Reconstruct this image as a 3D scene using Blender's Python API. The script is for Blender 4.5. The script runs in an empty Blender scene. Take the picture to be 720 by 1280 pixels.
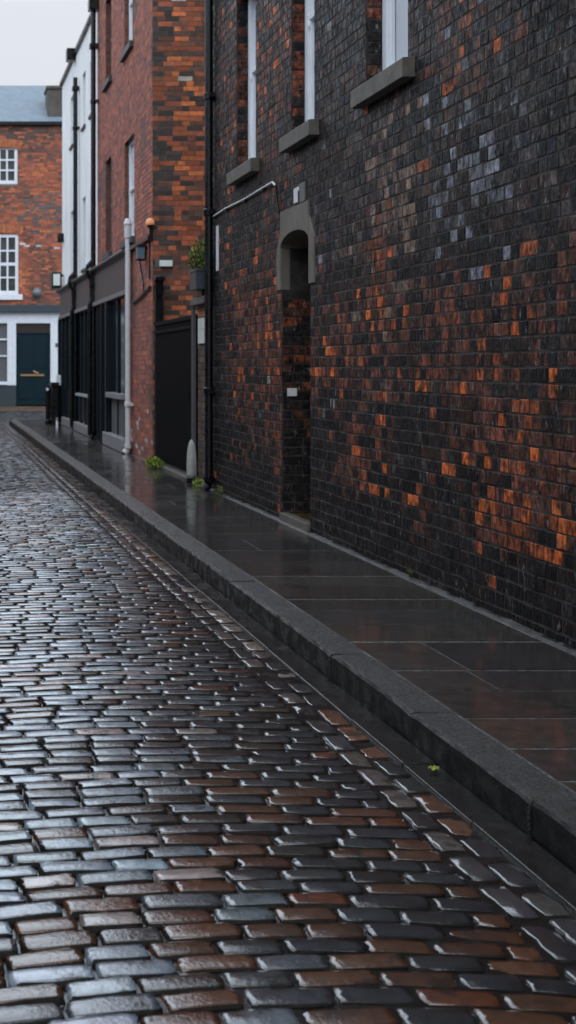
import bpy, math, random
import numpy as np
from mathutils import Matrix, Vector
rng = np.random.default_rng(7); random.seed(7)
scene = bpy.context.scene
COL = scene.collection
R = math.radians
EYE = 1.58          # eye height over the setts
WX = 3.26           # street plane of the facades on the right
# ------------------------------------------------------------- camera
cam = bpy.data.cameras.new('camera'); co = bpy.data.objects.new('camera', cam); COL.objects.link(co)
co.location = (0, 0, EYE); co.rotation_euler = (R(90), 0, 0)
cam.sensor_fit = 'HORIZONTAL'; cam.sensor_width = 36; cam.lens = 75
cam.shift_x = .6111; cam.shift_y = -.2528
cam.clip_end = 2000; cam.clip_start = .05
cam.dof.use_dof = True; cam.dof.focus_distance = 5.8; cam.dof.aperture_fstop = 7.5
scene.camera = co
# ------------------------------------------------------------- sky
SUN_EL, SUN_ROT = R(58), R(200)
w = bpy.data.worlds.new('World'); scene.world = w; w.use_nodes = True
nt = w.node_tree; nt.nodes.clear()
N = nt.nodes.new; L = nt.links.new
out = N('ShaderNodeOutputWorld'); bg = N('ShaderNodeBackground'); bg.inputs[1].default_value = .1
sky = N('ShaderNodeTexSky'); sky.sky_type = 'NISHITA'; sky.sun_disc = False; sky.sun_elevation = SUN_EL; sky.sun_rotation = SUN_ROT
sky.air_density = 1; sky.dust_density = 5
tc = N('ShaderNodeTexCoord'); sep = N('ShaderNodeSeparateXYZ'); L(tc.outputs['Generated'], sep.inputs[0])
ramp = N('ShaderNodeValToRGB'); L(sep.outputs[2], ramp.inputs[0])
cr = ramp.color_ramp; cr.elements[0].position = 0; cr.elements[0].color = (.222, .232, .247, 1)
cr.elements[1].position = .95; cr.elements[1].color = (.20, .21, .225, 1)
e = cr.elements.new(.29); e.color = (.25, .259, .278, 1); e = cr.elements.new(.37); e.color = (.76, .88, 1.0, 1); e = cr.elements.new(.62); e.color = (.66, .74, .84, 1)
nz = N('ShaderNodeTexNoise'); nz.inputs['Scale'].default_value = 2.2; nz.inputs['Detail'].default_value = 4
L(tc.outputs['Generated'], nz.inputs['Vector'])
mr = N('ShaderNodeMapRange'); mr.inputs[3].default_value = 31; mr.inputs[4].default_value = 35.5; L(nz.outputs[0], mr.inputs[0])
sc_ = N('ShaderNodeVectorMath'); sc_.operation = 'SCALE'; L(ramp.outputs[0], sc_.inputs[0]); L(mr.outputs[0], sc_.inputs['Scale'])
mx = N('ShaderNodeMix'); mx.data_type = 'RGBA'; mx.inputs[0].default_value = .92
L(sky.outputs[0], mx.inputs[6]); L(sc_.outputs[0], mx.inputs[7]); L(mx.outputs[2], bg.inputs[0]); L(bg.outputs[0], out.inputs[0])
sl = bpy.data.lights.new('sun', 'SUN'); sl.energy = .5; sl.angle = R(35); sl.color = (1, .97, .93)
so = bpy.data.objects.new('sun', sl); COL.objects.link(so)
d = Vector((math.sin(SUN_ROT) * math.cos(SUN_EL), math.cos(SUN_ROT) * math.cos(SUN_EL), math.sin(SUN_EL)))
so.rotation_euler = d.to_track_quat('Z', 'Y').to_euler(); so.location = (-5, -5, 20)
vs = scene.view_settings; vs.view_transform = 'Standard'; vs.look = 'None'; vs.exposure = 0; vs.gamma = 1
scene.cycles.use_denoising = True; scene.cycles.max_bounces = 6

# ------------------------------------------------------------- materials
MATS = {}
def mat(name, col=(.5, .5, .5), rough=.6, attr=None, mott=0, mscale=8, bump=0, bscale=60, stretch=(1, 1, 1), metal=0,
        rr=None, rscale=3, spec=.5, coat=0, coatr=.08, coatior=1.5, bdist=.004, dirt=None, dscale=1.2, dpos=(.5, .65), dstretch=(1, 1, 1), emit=None, b2=None, coatbump=0, fleck=None, crr=None):
    if name in MATS: return MATS[name]
    m = bpy.data.materials.new(name); m.use_nodes = True; t = m.node_tree
    N = t.nodes.new; L = t.links.new
    p = t.nodes['Principled BSDF']
    p.inputs['Roughness'].default_value = rough; p.inputs['Metallic'].default_value = metal
    p.inputs['Specular IOR Level'].default_value = spec
    p.inputs['Coat Weight'].default_value = coat; p.inputs['Coat IOR'].default_value = coatior; p.inputs['Coat Roughness'].default_value = coatr
    tc = N('ShaderNodeTexCoord'); mp = N('ShaderNodeMapping'); mp.inputs['Scale'].default_value = stretch
    L(tc.outputs['Object'], mp.inputs[0])
    def noise(s, det=5, vec=None, rough_=.6):
        n = N('ShaderNodeTexNoise'); n.inputs['Scale'].default_value = s; n.inputs['Detail'].default_value = det
        n.inputs['Roughness'].default_value = rough_
        L(vec or mp.outputs[0], n.inputs['Vector']); return n.outputs[0]
    if attr:
        a = N('ShaderNodeAttribute'); a.attribute_name = attr; c = a.outputs['Color']
    else:
        a = N('ShaderNodeRGB'); a.outputs[0].default_value = (*col, 1); c = a.outputs[0]
    if mott:
        r = N('ShaderNodeMapRange'); r.inputs[1].default_value = .3; r.inputs[2].default_value = .7
        r.inputs[3].default_value = 1 - mott; r.inputs[4].default_value = 1 + mott; L(noise(mscale), r.inputs[0])
        s = N('ShaderNodeVectorMath'); s.operation = 'SCALE'; L(c, s.inputs[0]); L(r.outputs[0], s.inputs['Scale']); c = s.outputs[0]
    if dirt:
        mp2 = N('ShaderNodeMapping'); mp2.inputs['Scale'].default_value = dstretch; L(tc.outputs['Object'], mp2.inputs[0])
        r = N('ShaderNodeMapRange'); r.inputs[1].default_value = dpos[0]; r.inputs[2].default_value = dpos[1]
        L(noise(dscale, 6, mp2.outputs[0], .65), r.inputs[0])
        x = N('ShaderNodeMix'); x.data_type = 'RGBA'; L(r.outputs[0], x.inputs[0]); L(c, x.inputs[6]); x.inputs[7].default_value = (*dirt, 1); c = x.outputs[2]
    if fleck:
        mp3 = N('ShaderNodeMapping'); mp3.inputs['Scale'].default_value = fleck[3]; L(tc.outputs['Object'], mp3.inputs[0])
        r = N('ShaderNodeMapRange'); r.inputs[1].default_value = fleck[2][0]; r.inputs[2].default_value = fleck[2][1]
        L(noise(fleck[1], 8, mp3.outputs[0], .7), r.inputs[0])
        x = N('ShaderNodeMix'); x.data_type = 'RGBA'; L(r.outputs[0], x.inputs[0]); L(c, x.inputs[6]); x.inputs[7].default_value = (*fleck[0], 1); c = x.outputs[2]
    L(c, p.inputs['Base Color'])
    if rr:
        r = N('ShaderNodeMapRange'); r.inputs[1].default_value = .35; r.inputs[2].default_value = .65
        r.inputs[3].default_value = rr[0]; r.inputs[4].default_value = rr[1]; L(noise(rscale), r.inputs[0]); L(r.outputs[0], p.inputs['Roughness'])
    if crr:
        r = N('ShaderNodeMapRange'); r.inputs[1].default_value = .4; r.inputs[2].default_value = .62
        r.inputs[3].default_value = crr[0]; r.inputs[4].default_value = crr[1]; L(noise(crr[2], 3), r.inputs[0]); L(r.outputs[0], p.inputs['Coat Roughness'])
    if bump:
        b = N('ShaderNodeBump'); b.inputs['Strength'].default_value = bump; b.inputs['Distance'].default_value = bdist
        L(noise(bscale, 6), b.inputs['Height']); last = b
        if b2:
            b_ = N('ShaderNodeBump'); b_.inputs['Strength'].default_value = b2[0]; b_.inputs['Distance'].default_value = b2[2]
            L(noise(b2[1], 3), b_.inputs['Height']); L(b.outputs[0], b_.inputs['Normal']); last = b_
        L(last.outputs[0], p.inputs['Normal'])
        if coatbump: L(last.outputs[0], p.inputs['Coat Normal'])
    if emit:
        p.inputs['Emission Color'].default_value = (*emit[:3], 1); p.inputs['Emission Strength'].default_value = emit[3]
    MATS[name] = m
    return m

M_mortar = mat('dark lime mortar', (.042, .036, .034), .8, spec=.08, mott=.8, mscale=5, bump=.6, bscale=90)
M_brickN = mat('fired dark brick', rough=.5, attr='tone', mott=.75, mscale=30, stretch=(1, 1.2, .7), bump=1, bscale=42, bdist=.009, rr=(.3, .8), rscale=22, spec=.11,
               dirt=(.009, .008, .0085), dscale=10, dpos=(.42, .62), dstretch=(1, 1.4, .8), fleck=((.22, .22, .245), 20, (.585, .72), (1, 1.5, .5)))  # pale flecks: efflorescence plus wet highlights painted into the colour
M_mortarR = mat('grey mortar', (.15, .11, .09), .85, mott=.3, mscale=6, bump=.3)
M_brickR = mat('red brick', rough=.8, attr='tone', mott=.35, mscale=14, bump=.4, bscale=60)
M_sett = mat('wet granite setts', crr=(.03, .15, 5), rough=.3, attr='tone', mott=.4, mscale=22, bump=.45, bscale=75, bdist=.0022, rr=(.35, .6), rscale=16, spec=.04,
             coat=1, coatr=.10, coatior=2.0, b2=(.42, 34, .003), dirt=(.010, .008, .007), dscale=9, dpos=(.54, .66), coatbump=1)
M_bed = mat('wet grit between setts', (.006, .005, .0045), .3, mott=.5, mscale=30, bump=.35, bscale=40, rr=(.03, .35), rscale=9, bdist=.004, spec=.6)
M_flag = mat('wet flagstone', crr=(.03, .22, 1.8), rough=.4, attr='tone', mott=.5, mscale=14, bump=.35, bscale=110, bdist=.0008, rr=(.4, .7), rscale=6, spec=.1, coat=1, coatr=.06, coatior=1.6, b2=(.08, 4, .008), coatbump=1, dirt=(.035, .03, .027), dscale=5, dpos=(.56, .85))
M_fjoint = mat('rough pavement joint', (.17, .17, .17), .2, mott=.8, mscale=25, bump=1, bscale=160, bdist=.006, spec=.8)
M_kerb = mat('speckled granite kerb', (.022, .020, .019), .25, mott=.8, mscale=110, bump=1.0, bscale=150, bdist=.007, rr=(.12, .45), rscale=60, b2=(.4, 9, .008), spec=.5, coat=.35, coatr=.12, coatior=1.7, coatbump=1, dirt=(.010, .009, .008), dscale=4, dpos=(.44, .62), fleck=((.34, .33, .33), 150, (.60, .68), (1, 1, 1)))
M_gutter = mat('wet gutter stone', (.012, .0105, .010), .2, mott=.5, mscale=18, bump=.5, bscale=80, rr=(.1, .34), rscale=5, b2=(.3, 10, .006))
M_asph = mat('wet asphalt', (.05, .05, .05), .35, mott=.3, bump=.6, bscale=60)
M_stone = mat('weathered sandstone', (.115, .10, .082), .8, mott=.3, mscale=7, stretch=(1, 1, .35), bump=.5, bscale=50, dirt=(.09, .08, .065), dscale=5, dstretch=(1, 2, .5))
M_sill = mat('weathered sill stone', (.09, .08, .066), .75, mott=.3, mscale=9, bump=.6, bscale=50, dirt=(.06, .055, .05), dscale=5)
M_white = mat('white gloss paint', (.72, .75, .8), .4, mott=.06, mscale=5, bump=.2, bscale=20)
M_blind = mat('pale drawn blind', (.5, .53, .58), .5)
M_plaster = mat('white render', (.74, .76, .78), .8, mott=.07, mscale=1.2, bump=.2, bscale=12, dirt=(.62, .64, .65), dscale=2, dstretch=(1, 1, .2))
M_glass = mat('dark window glass', (.02, .023, .027), .06, spec=.8)
M_glassD = mat('dark grey pane', (.05, .05, .05), .12, mott=.5, mscale=2)
M_black = mat('black gloss iron', (.003, .0035, .0045), .28, bump=.15, bscale=30, rr=(.2, .45), rscale=8, spec=.35)
M_gate = mat('black painted boards', (.0035, .0035, .0045), .6, spec=.06, mott=.3, bump=.2, bscale=40)
M_navy = mat('dark navy joinery', (.004, .009, .014), .45, spec=.2, mott=.15)
M_navyG = mat('tinted shop glass', (.003, .010, .015), .12, spec=.35)
M_teal = mat('dark teal door paint', (.003, .016, .024), .45, spec=.2, mott=.12, mscale=3)
M_fascia = mat('charcoal fascia paint', (.055, .052, .056), .5, mott=.08, mscale=2)
M_grey = mat('grey painted panel', (.09, .095, .10), .5, mott=.1)
M_lgrey = mat('light grey painted metal', (.55, .55, .57), .45, mott=.1, bump=.1)
M_guard = mat('pale grey cast iron', (.30, .31, .29), .6, mott=.15, bump=.3, bscale=40)
M_slate = mat('blue grey slate', (.17, .22, .27), .5, mott=.15, mscale=4, bump=.3, bscale=20)
M_chim = mat('sooty chimney render', (.09, .08, .07), .9, mott=.3, mscale=3)
M_leaf = mat('green leaves', rough=.45, attr='tone', mott=.3, mscale=20)
M_bark = mat('woody stem', (.06, .045, .03), .8)
M_brass = mat('aged brass', (.42, .27, .13), .4, metal=.6)
M_amber = mat('amber plastic dome', (.85, .33, .13), .4)
M_brown = mat('brown worn floor', (.06, .035, .02), .3, mott=.4, mscale=6, bump=.3)
M_kbrown = mat('brown stone plinth', (.12, .08, .055), .6, mott=.3, mscale=3)
M_lamp = mat('lamp diffuser', (.75, .8, .8), .4)
M_blue = mat('blue grey lantern glass', (.10, .17, .22), .15)
M_conc = mat('wet pale concrete', (.10, .092, .08), .4, mott=.3, mscale=8, bump=.5, bscale=60)

# ------------------------------------------------------------- mesh tools
class MB:
    def __init__(s): s.v = []; s.f = []; s.m = []; s.c = []
    def add(s, vs, fs, mi=0, col=(1, 1, 1)):
        b = len(s.v); s.v += [tuple(x) for x in vs]
        for f in fs: s.f.append([b + i for i in f]); s.m.append(mi); s.c.append(col)
        return s
    def box(s, x0, x1, y0, y1, z0, z1, mi=0, col=(1, 1, 1)):
        return s.add([(x0, y0, z0), (x1, y0, z0), (x1, y1, z0), (x0, y1, z0), (x0, y0, z1), (x1, y0, z1), (x1, y1, z1), (x0, y1, z1)],
                     [(0, 3, 2, 1), (4, 5, 6, 7), (0, 1, 5, 4), (1, 2, 6, 5), (2, 3, 7, 6), (3, 0, 4, 7)], mi, col)
    def tube(s, pts, r, n=12, mi=0, cap=True, col=(1, 1, 1)):
        pts = [Vector(p) for p in pts]; rs = r if isinstance(r, (list, tuple)) else [r] * len(pts)
        vs = []; 
        for i, p in enumerate(pts):
            t = (pts[min(i + 1, len(pts) - 1)] - pts[max(i - 1, 0)]).normalized()
            a = t.cross(Vector((0, 0, 1)) if abs(t.z) < .9 else Vector((0, 1, 0))).normalized(); b = t.cross(a)
            for k in range(n):
                q = 2 * math.pi * k / n; vs.append(p + (a * math.cos(q) + b * math.sin(q)) * rs[i])
        fs = [(i * n + k, i * n + (k + 1) % n, (i + 1) * n + (k + 1) % n, (i + 1) * n + k) for i in range(len(pts) - 1) for k in range(n)]
        if cap: fs += [tuple(range(n))[::-1], tuple(range((len(pts) - 1) * n, len(pts) * n))]
        return s.add(vs, fs, mi, col)
    def prism(s, poly, axis, a0, a1, mi=0):   # poly in the two other axes
        n = len(poly)
        def P(u, v, a): return {'x': (a, u, v), 'y': (u, a, v), 'z': (u, v, a)}[axis]
        vs = [P(u, v, a0) for u, v in poly] + [P(u, v, a1) for u, v in poly]
        fs = [tuple(range(n)), tuple(range(n, 2 * n))[::-1]] + [(i, i + n, (i + 1) % n + n, (i + 1) % n) for i in range(n)]
        return s.add(vs, fs, mi)
    def build(s, name, mats, parent=None, bevel=0, smooth=False, seg=2):
        me = bpy.data.meshes.new(name); me.from_pydata(s.v, [], s.f)
        if not isinstance(mats, (list, tuple)): mats = [mats]
        for m in mats: me.materials.append(m)
        me.polygons.foreach_set('material_index', s.m)
        if any(c != (1, 1, 1) for c in s.c[:50] + s.c[-50:]):
            at = me.color_attributes.new('tone', 'FLOAT_COLOR', 'CORNER')
            cnt = np.array([len(f) for f in s.f]); c = np.repeat(np.array(s.c, dtype=np.float32), cnt, axis=0)
            at.data.foreach_set('color', np.hstack([c, np.ones((len(c), 1), np.float32)]).ravel())
        if smooth: me.polygons.foreach_set('use_smooth', [True] * len(s.f))
        me.update(); me.validate()
        o = bpy.data.objects.new(name, me); COL.objects.link(o)
        import bmesh
        if not s.c or len(s.f) < 20000:
            bm = bmesh.new(); bm.from_mesh(me); bmesh.ops.recalc_face_normals(bm, faces=bm.faces); bm.to_mesh(me); bm.free()
        if bevel:
            b = o.modifiers.new('bevel', 'BEVEL'); b.width = bevel; b.segments = seg; b.limit_method = 'ANGLE'
        adopt(o, parent); return o
def adopt(o, parent):
    if parent is None: return
    o.parent = parent
    loc = Vector(parent.location); q = parent.parent
    while q is not None: loc = loc + Vector(); q = q.parent
    o.matrix_parent_inverse = Matrix.Translation(-wloc(parent))
WL = {}
def wloc(o): return WL.get(o.name, Vector((0, 0, 0)))
def thing(name, label, cat, loc, group=None):
    o = bpy.data.objects.new(name, None); COL.objects.link(o); o.location = loc; o.empty_display_size = .2
    WL[o.name] = Vector(loc); tag(o, label, cat, group); return o
def tag(o, label, cat, group=None):
    o['label'] = label; o['category'] = cat
    if group: o['group'] = group
    return o
def struct(o, kind='structure'): o['kind'] = kind; return o

def bricks(mb, org, u, n, W, H, tone, course=.075, ln=.225, hd=.5, holes=(), gap=.009, proud=.004, inset=.004, jit=.002, cham=True, offs=0., simple=False):
    """real bricks over the plane org + a*u + b*z; the mortar lies on the plane"""
    u = Vector(u); n = Vector(n); O = Vector(org); Z = Vector((0, 0, 1)); k = 0; z = 0
    while z < H - .02:
        z1 = min(z + course, H); zm = (z + z1) / 2
        segs = [(0, W)]
        for h in holes:
            if h[2] < zm < h[3]:
                ns = []
                for a, b in segs:
                    if h[1] <= a or h[0] >= b: ns.append((a, b)); continue
                    if h[0] > a: ns.append((a, h[0]))
                    if h[1] < b: ns.append((h[1], b))
                segs = ns
        # one run along the course, clipped to the open stretches
        a = -ln * (.5 if k % 2 else 0) - random.random() * ln * .25
        cuts = []
        while a < W:
            l = ln / 2 if random.random() < hd else ln
            l *= 1 + random.uniform(-.07, .07)
            cuts.append((a, a + l)); a += l
        for (c0, c1) in cuts:
            for (s0, s1) in segs:
                b0 = max(c0, s0); b1 = min(c1, s1)
                if b1 - b0 < .02: continue
                col = tone((b0 + b1) / 2, zm)
                if col is None: continue
                g = gap / 2
                x0 = b0 + g * random.uniform(.7, 1.3); x1 = b1 - g * random.uniform(.7, 1.3)
                y0 = z + g * random.uniform(.7, 1.3); y1 = z1 - g * random.uniform(.7, 1.3)
                p = proud + random.uniform(-jit, jit)
                def P(a_, b_, d_): return O + u * a_ + Z * b_ + n * d_
                back = [P(x0, y0, -.006), P(x1, y0, -.006), P(x1, y1, -.006), P(x0, y1, -.006)]
                if simple:
                    fr = [P(x0, y0, p), P(x1, y0, p), P(x1, y1, p), P(x0, y1, p)]
                    mb.add(back + fr, [(4, 5, 6, 7), (0, 1, 5, 4), (1, 2, 6, 5), (2, 3, 7, 6), (3, 0, 4, 7)], 1, col); continue
                i = inset
                j = [p + random.uniform(-jit, jit) * .8 for _ in range(4)]
                q = [random.uniform(.6, 1.7) * i for _ in range(8)]
                mid = [P(x0, y0, p - i), P(x1, y0, p - i), P(x1, y1, p - i), P(x0, y1, p - i)]
                fr = [P(x0 + q[0], y0 + q[1], j[0]), P(x1 - q[2], y0 + q[3], j[1]), P(x1 - q[4], y1 - q[5], j[2]), P(x0 + q[6], y1 - q[7], j[3])]
                fs = [(8, 9, 10, 11)]
                for (aa, bb) in ((0, 1), (1, 2), (2, 3), (3, 0)):
                    fs += [(aa, bb, bb + 4, aa + 4), (aa + 4, bb + 4, bb + 8, aa + 8)]
                mb.add(back + mid + fr, fs, 1, col)
        z = z1; k += 1

def slab_holes(mb, x0, x1, y0, y1, z0, z1, holes):
    """thick street-side wall (thickness in x) with rectangular openings given as (y0,y1,z0,z1)"""
    ys = sorted({y0, y1, *[h[0] for h in holes], *[h[1] for h in holes]}); zs = sorted({z0, z1, *[h[2] for h in holes], *[h[3] for h in holes]})
    for i in range(len(ys) - 1):
        j = 0
        while j < len(zs) - 1:
            ym = (ys[i] + ys[i + 1]) / 2
            def solid(jj): zm = (zs[jj] + zs[jj + 1]) / 2; return not any(h[0] < ym < h[1] and h[2] < zm < h[3] for h in holes)
            if not solid(j): j += 1; continue
            j2 = j
            while j2 + 1 < len(zs) - 1 and solid(j2 + 1): j2 += 1
            mb.box(x0, x1, ys[i], ys[i + 1], zs[j], zs[j2 + 1]); j = j2 + 1

def vary(c, s=.2):
    k = 1 + random.uniform(-s, s); return tuple(max(.003, x * k * (1 + random.uniform(-.05, .05))) for x in c)
_g = rng.random((64, 64))
def vn(x, y):   # value noise
    xi, yi = math.floor(x), math.floor(y); fx, fy = x - xi, y - yi; fx = fx * fx * (3 - 2 * fx); fy = fy * fy * (3 - 2 * fy)
    g = lambda a, b: _g[a % 64, b % 64]
    return (g(xi, yi) * (1 - fx) + g(xi + 1, yi) * fx) * (1 - fy) + (g(xi, yi + 1) * (1 - fx) + g(xi + 1, yi + 1) * fx) * fy

# ============================================================= GROUND
g = MB(); g.box(-300, 300, -200, 600, -.5, -.05); struct(g.build('ground', M_asph))
g = MB(); g.add([(-9, 12, -.005), (1.99, 12, -.005), (1.99, 42.3, -.005), (-9, 42.3, -.005)], [(0, 1, 2, 3)]); g.add([(-9, .5, -.005), (-2, .5, -.005), (-2, 12, -.005), (-9, 12, -.005)], [(0, 1, 2, 3)])
nx_, ny_ = 100, 290
def bedz(x, y):
    z = -.0048 + .0075 * max(0, vn(x * 2.3 + 11, y * 1.6 + 2) - .52) + .0035 * (vn(x * 9, y * 9) - .5)
    for (a, b, ra, rb) in ((.92, 3.05, .36, .22), (.80, 4.1, .3, .25), (1.1, 5.2, .3, .4), (.35, 6.4, .3, .35)):
        z += .0085 * math.exp(-(((x - a) / ra) ** 2 + ((y - b) / rb) ** 2))
    return min(z, .0014)
vs = [(-2 + 3.99 * i_ / nx_, .5 + 11.5 * j_ / ny_, bedz(-2 + 3.99 * i_ / nx_, .5 + 11.5 * j_ / ny_)) for j_ in range(ny_ + 1) for i_ in range(nx_ + 1)]
g.add(vs, [(j_ * (nx_ + 1) + i_, j_ * (nx_ + 1) + i_ + 1, (j_ + 1) * (nx_ + 1) + i_ + 1, (j_ + 1) * (nx_ + 1) + i_) for j_ in range(ny_) for i_ in range(nx_)])
struct(g.build('road_bed', M_bed, smooth=True))
g = MB(); g.add([(1.99, 32.4, -.017), (9, 32.4, -.017), (9, 42.3, -.017), (1.99, 42.3, -.0085)], [(0, 1, 2, 3)]); struct(g.build('side_road_bed', M_bed))

def sett_color(X, Y):     # sky sheen painted in as paler stones leftward; browner mix by the gutter
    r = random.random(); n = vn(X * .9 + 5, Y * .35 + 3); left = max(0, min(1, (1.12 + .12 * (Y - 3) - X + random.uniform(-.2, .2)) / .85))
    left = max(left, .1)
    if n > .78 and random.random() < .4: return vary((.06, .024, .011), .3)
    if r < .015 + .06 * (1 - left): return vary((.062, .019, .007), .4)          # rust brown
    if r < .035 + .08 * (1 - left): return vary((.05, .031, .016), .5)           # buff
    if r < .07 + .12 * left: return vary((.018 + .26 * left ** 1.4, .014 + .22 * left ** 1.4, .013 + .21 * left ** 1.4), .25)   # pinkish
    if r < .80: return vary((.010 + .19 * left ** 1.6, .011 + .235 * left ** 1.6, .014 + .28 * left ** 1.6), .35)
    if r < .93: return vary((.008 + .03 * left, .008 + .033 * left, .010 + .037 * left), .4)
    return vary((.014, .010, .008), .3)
def setts(name):
    V = []; F = []; C = []; MI = []; nb = 0
    def one(cx, cy, lx, ly, col, hi, ang=0., top=0.):
        nonlocal nb
        us = np.array([-1, -.965, -.8, 0, .8, .965, 1]) if hi else np.array([-1, -.85, 0, .85, 1])
        vs = np.array([-1, -.93, -.7, -.35, 0, .35, .7, .93, 1]) if hi else np.array([-1, -.75, .75, 1])
        uu, vv = np.meshgrid(us, vs, indexing='ij')
        x = uu * (1 - .05 * vv ** 2 * np.abs(uu)) * lx / 2; y = vv * (1 - .10 * uu ** 4) * ly / 2
        x = x + rng.normal(0, .0034, x.shape); y = y + rng.normal(0, .0019, x.shape) + rng.normal(0, .0016) * np.sin(uu * 2.5 + rng.uniform(0, 6))
        tx, ty = rng.normal(0, .017, 2); dome = rng.uniform(.002, .0052)
        z = top + rng.normal(0, .0015) + tx * x + ty * y - .002 * uu ** 6 - dome * vv ** 2 + .3 * dome + rng.normal(0, .0006, x.shape)
        edge = (np.abs(uu) == 1) | (np.abs(vv) == 1)
        z = np.where(edge, -.014, z)
        c_, s_ = math.cos(ang), math.sin(ang)
        V.append(np.stack([cx + x * c_ - y * s_, cy + x * s_ + y * c_, z], -1).reshape(-1, 3))
        a, b = uu.shape
        i = np.arange(a * b).reshape(a, b)
        f = np.stack([i[:-1, :-1], i[1:, :-1], i[1:, 1:], i[:-1, 1:]], -1).reshape(-1, 4) + nb
        mi = np.zeros((a - 1, b - 1), np.int32); mi[:, 0] = 1; mi[:, -1] = 1; mi[-1, :] = 1
        if random.random() < .45: mi[0, :] = 1
        MI.append(mi.ravel()); F.append(f); C.append(np.tile(np.array(col, np.float32), (len(f) * 4, 1))); nb += a * b
    def bow(X):
        if X < .2: return -.105 + (X - .2) * .12
        return -.13 * (X - 1.1) ** 2
    def camber(X): return .035 * min(1, max(0, (1.64 - X)) / 3) 
    Y = 1.7; row = 0
    while Y < 42.2:
        d = random.uniform(.084, .096) if Y < 22 else random.uniform(.11, .13)
        xr = 1.64 if Y < 31.6 else (1.64 if Y < 32.6 else 7.5)
        X = xr - .004; xl = -1.6 if Y < 10 else -3.6
        first = True
        while X > xl:
            l = random.uniform(.165, .245); 
            if first and row % 2: l *= .55
            first = False
            x0 = X - l; cx = (X + x0) / 2
            dd = d * random.uniform(.93, 1.0)
            cy = Y + d / 2 + bow(cx) * (1 if cx < 1.7 else 0) + random.uniform(-.003, .003)
            if cy > .9:
                sl = .12 if cx < .2 else -.26 * (cx - 1.1)
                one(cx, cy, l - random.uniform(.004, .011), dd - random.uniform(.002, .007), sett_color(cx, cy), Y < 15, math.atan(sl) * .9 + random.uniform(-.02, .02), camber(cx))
            X = x0
        Y += d; row += 1
    for k, (xa, xb) in enumerate(((1.645, 1.742), (1.745, 1.843))):
        Y = 1.7 + k * .1
        while Y < 32:
            l = random.uniform(.17, .26)
            col = vary(random.choice([(.06, .054, .052), (.028, .028, .031), (.08, .064, .055), (.016, .016, .018), (.04, .04, .043)]), .25)
            if k == 1 and random.random() < .26: col = vary((.10, .042, .02), .35)
            if k == 1 and Y > 6 and random.random() < .5: col = vary((.17, .14, .12), .25)
            one((xa + xb) / 2, Y + l / 2, xb - xa - .008, l - .012, col, Y < 15, random.uniform(-.02, .02)); Y += l
    V = np.concatenate(V); F = np.concatenate(F); C = np.concatenate(C)
    me = bpy.data.meshes.new(name); me.vertices.add(len(V)); me.vertices.foreach_set('co', V.ravel())
    me.loops.add(F.size); me.loops.foreach_set('vertex_index', F.ravel().astype(np.int32))
    me.polygons.add(len(F)); me.polygons.foreach_set('loop_start', np.arange(0, F.size, 4, dtype=np.int32))
    at = None; me.update(calc_edges=True)
    at = me.color_attributes.new('tone', 'FLOAT_COLOR', 'CORNER'); at.data.foreach_set('color', np.hstack([C, np.ones((len(C), 1), np.float32)]).ravel())
    me.polygons.foreach_set('use_smooth', np.ones(len(F), bool))
    me.materials.append(M_sett); me.materials.append(M_side); me.polygons.foreach_set('material_index', np.concatenate(MI)); me.update()
    o = bpy.data.objects.new(name, me); COL.objects.link(o); return o
M_side = mat('gritty shaded sett sides', (.014, .012, .010), .6, spec=.12, mott=.4, mscale=30)  # grit colour kept dark to stand in for shade between setts
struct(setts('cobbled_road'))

# gutter and kerb stones
g = MB(); Y = .9
while Y < 32:
    l = random.uniform(.55, .95); t = random.uniform(-.004, .004)
    g.box(1.852, 1.986, Y + .003, Y + l - .004, -.04, .003 + t); Y += l
struct(g.build('gutter', M_gutter, bevel=.005))
g = MB(); Y = .96; kj = []
while Y < 32:
    l = 1.02 if Y < 7 else random.uniform(.85, 1.2)
    o_ = random.uniform(-.003, .003); h_ = .13 + random.uniform(-.002, .003)
    # rounded front arris, slightly battered face
    poly = [(1.988 + o_, -.05), (1.984 + o_, .10), (1.988 + o_, .119), (1.999 + o_, h_ - .002), (2.015, h_), (2.168, h_ + .001), (2.17, -.05)]
    n = 14; ys = np.linspace(Y + .003, Y + l - .006, n); sk = random.uniform(-.004, .004)
    vs = []
    for yy in ys:
        for (a, b) in poly: vs.append((a + (random.uniform(-.0022, .0022) + sk * (yy - Y - l / 2) * 2 if b > .05 else 0), yy, b + (random.uniform(-.0020, .0016) - (.005 if yy in (ys[0], ys[-1]) else 0) if b > .05 else 0)))
    m = len(poly)
    fs = [(i * m + k, i * m + (k + 1) % m, (i + 1) * m + (k + 1) % m, (i + 1) * m + k) for i in range(n - 1) for k in range(m)]
    fs += [tuple(range(m)), tuple(range((n - 1) * m, n * m))]
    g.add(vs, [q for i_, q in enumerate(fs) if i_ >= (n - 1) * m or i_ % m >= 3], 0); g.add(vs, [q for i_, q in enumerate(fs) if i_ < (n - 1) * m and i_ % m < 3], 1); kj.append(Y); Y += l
KEND = Y
struct(g.build('kerb', [M_kerb, mat('shaded wet kerb face', (.006, .0055, .0055), .3, mott=.5, mscale=30, bump=.8, bscale=90, rr=(.2, .6), rscale=12, spec=.15)]))  # wet front face coloured darker than the top to carry its shade
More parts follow.
